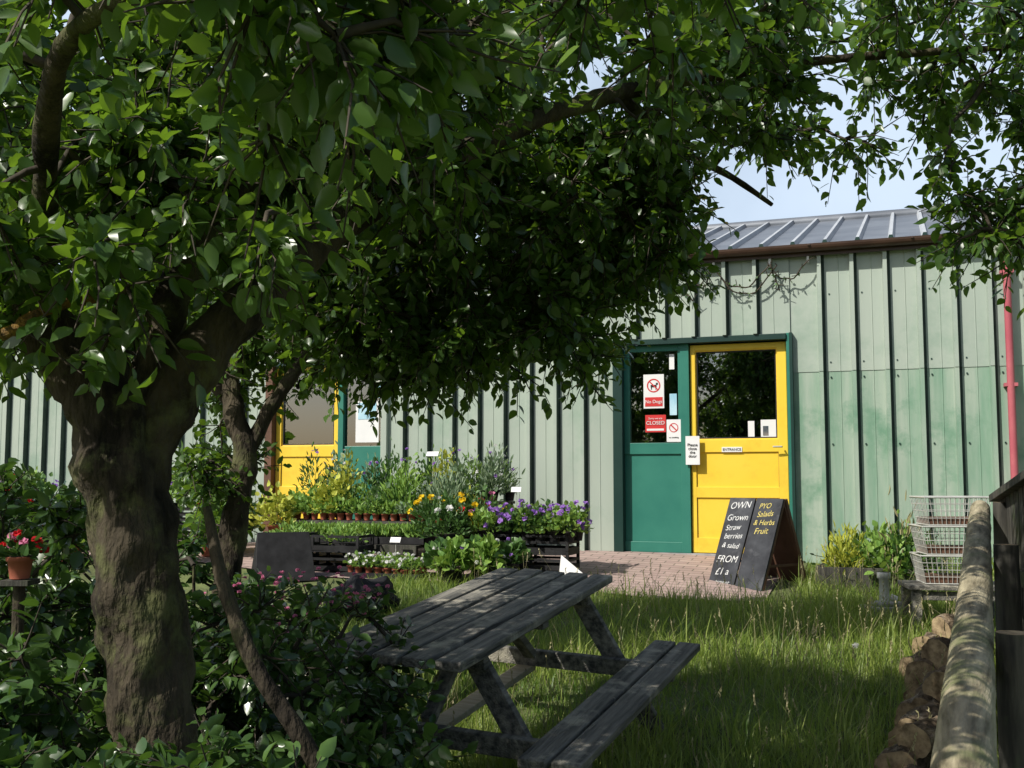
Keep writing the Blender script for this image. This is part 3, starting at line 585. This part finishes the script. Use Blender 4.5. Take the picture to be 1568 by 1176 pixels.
def st(x,y,h): return [(x,y,gz(x,y)),(x+U(-.1,.1),y,gz(x,y)+h*.5),(x+U(-.2,.2),y+U(-.1,.1),gz(x,y)+h)]
def exS(p): return p.z<.25 or (abs(p.x+.95)<.2 and p.y<3.0 and p.z>1.22) or (abs(p.x+1.33)<.08 and p.y<3.05 and p.z>1.42)
grow('rose_shrub',[(st(x,y,.7),[.012,.01,.006],6) for x,y in [(-1.7,3.5),(-1.4,3.6),(-.9,3.7),(-.6,3.7),(-1.9,3.9),(-.4,3.4),(-1.2,3.3)]],
 [((-1.75,3.7,1.0),(.6,.5,.75),125,.056),((-.85,3.75,.85),(.55,.4,.5),110,.05),((-1.45,3.1,.75),(.5,.35,.45),60,.056),((-1.33,2.85,1.05),(.25,.12,.32),26,.052),((-.5,3.2,.65),(.45,.35,.40),70,.055),((-.8,4.3,1.0),(.4,.35,.33),45,.046),((-.95,2.5,1.0),(.55,.18,.2),30,.05)],'leafS',.14,31,ntw=7,nlf=9,excl=exS,droop=.25,thr=-.4,wid=.38)
grow('garden_shrub',[(st(x,y,.9),[.015,.012,.006],6) for x,y in [(-2.6,5.2),(-2.9,5.6),(-2.2,5.3),(-1.5,5.0)]],
 [((-2.7,5.4,1.2),(.7,.5,.7),110,.055),((-1.7,5.2,1.0),(.6,.4,.5),70,.05),((-1.2,5.6,.95),(.3,.3,.35),30,.045)],'leafS',.14,37,excl=lambda p:p.z<.5,droop=.25,thr=-.4,wid=.38)
mb=MB()
for c in [(-.95,4.45,1.36),(-.75,4.4,1.38),(-.6,4.35,1.32),(-1.1,4.5,1.30),(-.85,4.2,1.3)]:
    for i in range(22):
        q=np.array(c)+rng.normal(0,.08,3)*np.array([1,1,.4]); an=np.arange(5)*1.2566; mb.leaves(np.repeat(q[None],5,0),np.stack([np.cos(an),np.sin(an)*.6-.3,np.full(5,.4)],1),.011,'fk',.8)
mb.build('pink_blossom')
mb=MB(); p,r_=smooth_path([(-.80,2.85,1.72),(-.73,2.8,1.5),(-.63,2.76,1.3),(-.5,2.75,1.12),(-.38,2.74,.85),(-.2,2.7,.26)],[.012,.018,.021,.022,.024,.026]); mb.tube(p,r_,10,'bark',jit=.3,js=12); mb.build('leaning_branch')
mb=MB(); p,r_=smooth_path([(-1.32,2.5,2.08),(-1.18,2.5,2.13),(-1.08,2.52,2.2),(-.98,2.6,2.24)],[.017,.016,.015,.009],.015); mb.tube(p,r_,14,'lichen',jit=.6,js=30); mb.build('lichened_branch')
# ------------------------------------------------------------ grass
rng=np.random.default_rng(5)
def blades(n,x0,x1,y0,y1,h0,h1,w,flt=True):
    x=rng.uniform(x0,x1,n); y=rng.uniform(y0,y1,n)
    if flt:
        dx=x;dy=y-11.09; s=dx*ES.x+dy*ES.y; yy=dx*EY.x+dy*EY.y
        edge=-2.05+.12*np.sin(s*1.7)+.35*np.maximum(0,s-1.9)
        keep=~((s<2.93)&(yy>edge+rng.normal(0,.04,n)))&(yy<-.03); x=x[keep];y=y[keep]
    n=len(x); pn=np.array([noise.noise(Vector((a*1.1,b*1.1,0)))+.5*noise.noise(Vector((a*4,b*4,3))) for a,b in zip(x,y)])
    h=rng.uniform(h0,h1,n)*(1+.9*pn); z=.1*np.clip(y,-8,10.6); a=rng.uniform(0,6.28,n); d=np.stack([np.cos(a),np.sin(a),0*a],1); b=np.stack([-np.sin(a),np.cos(a),0*a],1)
    base=np.stack([x,y,z-.005],1); le=(rng.uniform(.1,1.2,n)*h)[:,None]; up=np.array([0,0,1.]); w_=(w*rng.uniform(.7,1.3,n))[:,None]
    H=h[:,None]; V=np.stack([base-b*w_,base+b*w_,base+up*H*.55+d*le*.3-b*w_*.8,base+up*H*.55+d*le*.3+b*w_*.8,base+up*H*.95+d*le],1)
    F=np.array([[0,1,3],[0,3,2],[2,3,4]])[None]+(np.arange(n)*5)[:,None,None]
    va=np.clip(.52+.9*pn+rng.normal(0,.27,n),0,1); return V.reshape(-1,3),F.reshape(-1,3),np.repeat(va,5)
def cat(L):
    o=0;Vs=[];Fs=[];vs=[]
    for V,F,v in L: Vs.append(V);Fs.append(F+o);vs.append(v);o+=len(V)
    return np.vstack(Vs),np.vstack(Fs),np.concatenate(vs)
V,F,v=cat([blades(80000,-1.2,4.2,3.6,9.9,.04,.12,.0030),blades(14000,-4,6,-1,5,.08,.2,.004),blades(4500,-1,4,4,9.2,.14,.26,.0035),blades(9000,2.9,8,8,10.5,.1,.3,.004)])
npmesh('grass',V,F,v,'grass')
mb=MB()
for i in range(620):
    x=rng.uniform(-.6,3.4);y=rng.uniform(4.4,9.0); s,yy=toW(x,y)
    if yy>-2.1 and s<2.9: continue
    h=rng.uniform(.16,.36); z=gz(x,y); lx,ly=rng.normal(0,.07,2); b=(x,y,z);m_=(x+lx*.4,y+ly*.4,z+h*.6);t_=np.array([x+lx,y+ly,z+h]); mb.tube([b,m_,t_],[.0015,.0012,.001],3,'straw',caps=False)
    k=6; pp=t_+np.outer(np.linspace(-.05,.01,k),[lx*2,ly*2,1]); mb.leaves(pp,rng.normal(0,.35,(k,3))+np.array([0,0,1]),.018,'straw',.25)
for x,y in [(.15,4.75),(.55,5.6),(.05,5.0),(2.0,6.4)]:
    z=gz(x,y)+.18; mb.tube([(x,y,z-.18),(x,y,z)],.002,4,'grass'); dd=nrm(rng.normal(0,1,(60,3))); mb.leaves(np.repeat([[x,y,z]],60,0),dd,.022,'fw',.08)
mb.build('grass_seed_heads')
# ------------------------------------------------------------ tree line behind the viewpoint (seen mirrored in the glass)
LP=[];LV=[]; rng=np.random.default_rng(11)
for i in range(26):
    a=math.radians(-170+i*7.0); R0=26+rng.uniform(-3,4); c=np.array([R0*math.cos(a)-2,R0*math.sin(a),-.8]); h=rng.uniform(2.8,5.6)
    for q in range(7):
        n=50; cc=c+np.array([rng.normal(0,1.3),rng.normal(0,1.0),h*rng.uniform(.2,.9)]); d=nrm(rng.normal(0,1,(n,3)))*rng.uniform(.4,1,(n,1))**.5; LP.append(cc+d*np.array([.8,.8,.7])); LV.append(rng.uniform(0,.6,n))
LP=np.vstack(LP); V,F,va=leafarr(LP,rng.normal(0,1,LP.shape),rng.uniform(.25,.5,len(LP)),.45,np.concatenate(LV)); npmesh('distant_tree_line',V,F,va,'leafB')
# ------------------------------------------------------------ light
sd=Vector((-.59,-.41,.69)).normalized()
w=bpy.data.worlds.new("World"); S.world=w; w.use_nodes=True; nt=w.node_tree; NN=nt.nodes; LL=nt.links
bg=NN['Background']; sk=NN.new('ShaderNodeTexSky'); sk.sky_type='NISHITA'; sk.sun_disc=False
sk.sun_elevation=math.asin(sd.z); sk.sun_rotation=math.atan2(sd.x,sd.y)%(2*math.pi); sk.air_density=1.0; sk.dust_density=2; sk.ozone_density=1
tc=NN.new('ShaderNodeTexCoord'); sx=NN.new('ShaderNodeSeparateXYZ'); LL.new(tc.outputs['Generated'],sx.inputs[0])
def mr(src,a,b,c,d):
    q=NN.new('ShaderNodeMapRange'); q.interpolation_type='SMOOTHSTEP'; q.inputs[1].default_value=a;q.inputs[2].default_value=b;q.inputs[3].default_value=c;q.inputs[4].default_value=d; LL.new(src,q.inputs[0]); return q.outputs[0]
def mul(a,b):
    q=NN.new('ShaderNodeMath'); q.operation='MULTIPLY'; LL.new(a,q.inputs[0]); LL.new(b,q.inputs[1]); return q.outputs[0]
nz=NN.new('ShaderNodeTexNoise'); nz.inputs['Scale'].default_value=2.5; nz.inputs['Detail'].default_value=6; LL.new(tc.outputs['Generated'],nz.inputs['Vector'])
f=mul(mul(mr(sx.outputs['Y'],.1,.6,0,1),mr(sx.outputs['Z'],.35,.75,1,0)),mr(nz.outputs['Fac'],.3,.6,.6,1))
mxw=NN.new('ShaderNodeMixRGB'); LL.new(f,mxw.inputs[0]); LL.new(sk.outputs[0],mxw.inputs[1]); mxw.inputs[2].default_value=(7.2,8.6,10.4,1)
LL.new(mxw.outputs[0],bg.inputs[0]); bg.inputs[1].default_value=.10
l=bpy.data.lights.new('sun','SUN'); l.energy=5; l.angle=math.radians(.5); l.color=(1,.95,.86); lo=bpy.data.objects.new('sun',l); S.collection.objects.link(lo); lo.rotation_euler=sd.to_track_quat('Z','Y').to_euler()
cam=bpy.data.cameras.new('camera'); cam.lens=38; cam.sensor_width=36; cam.clip_end=1500; cam.clip_start=.05
co=bpy.data.objects.new('camera',cam); S.collection.objects.link(co); co.location=(0,0,1.8); co.rotation_euler=(math.radians(94.9),0,0); S.camera=co
S.view_settings.view_transform='Standard'; S.view_settings.look='None'; S.view_settings.exposure=0
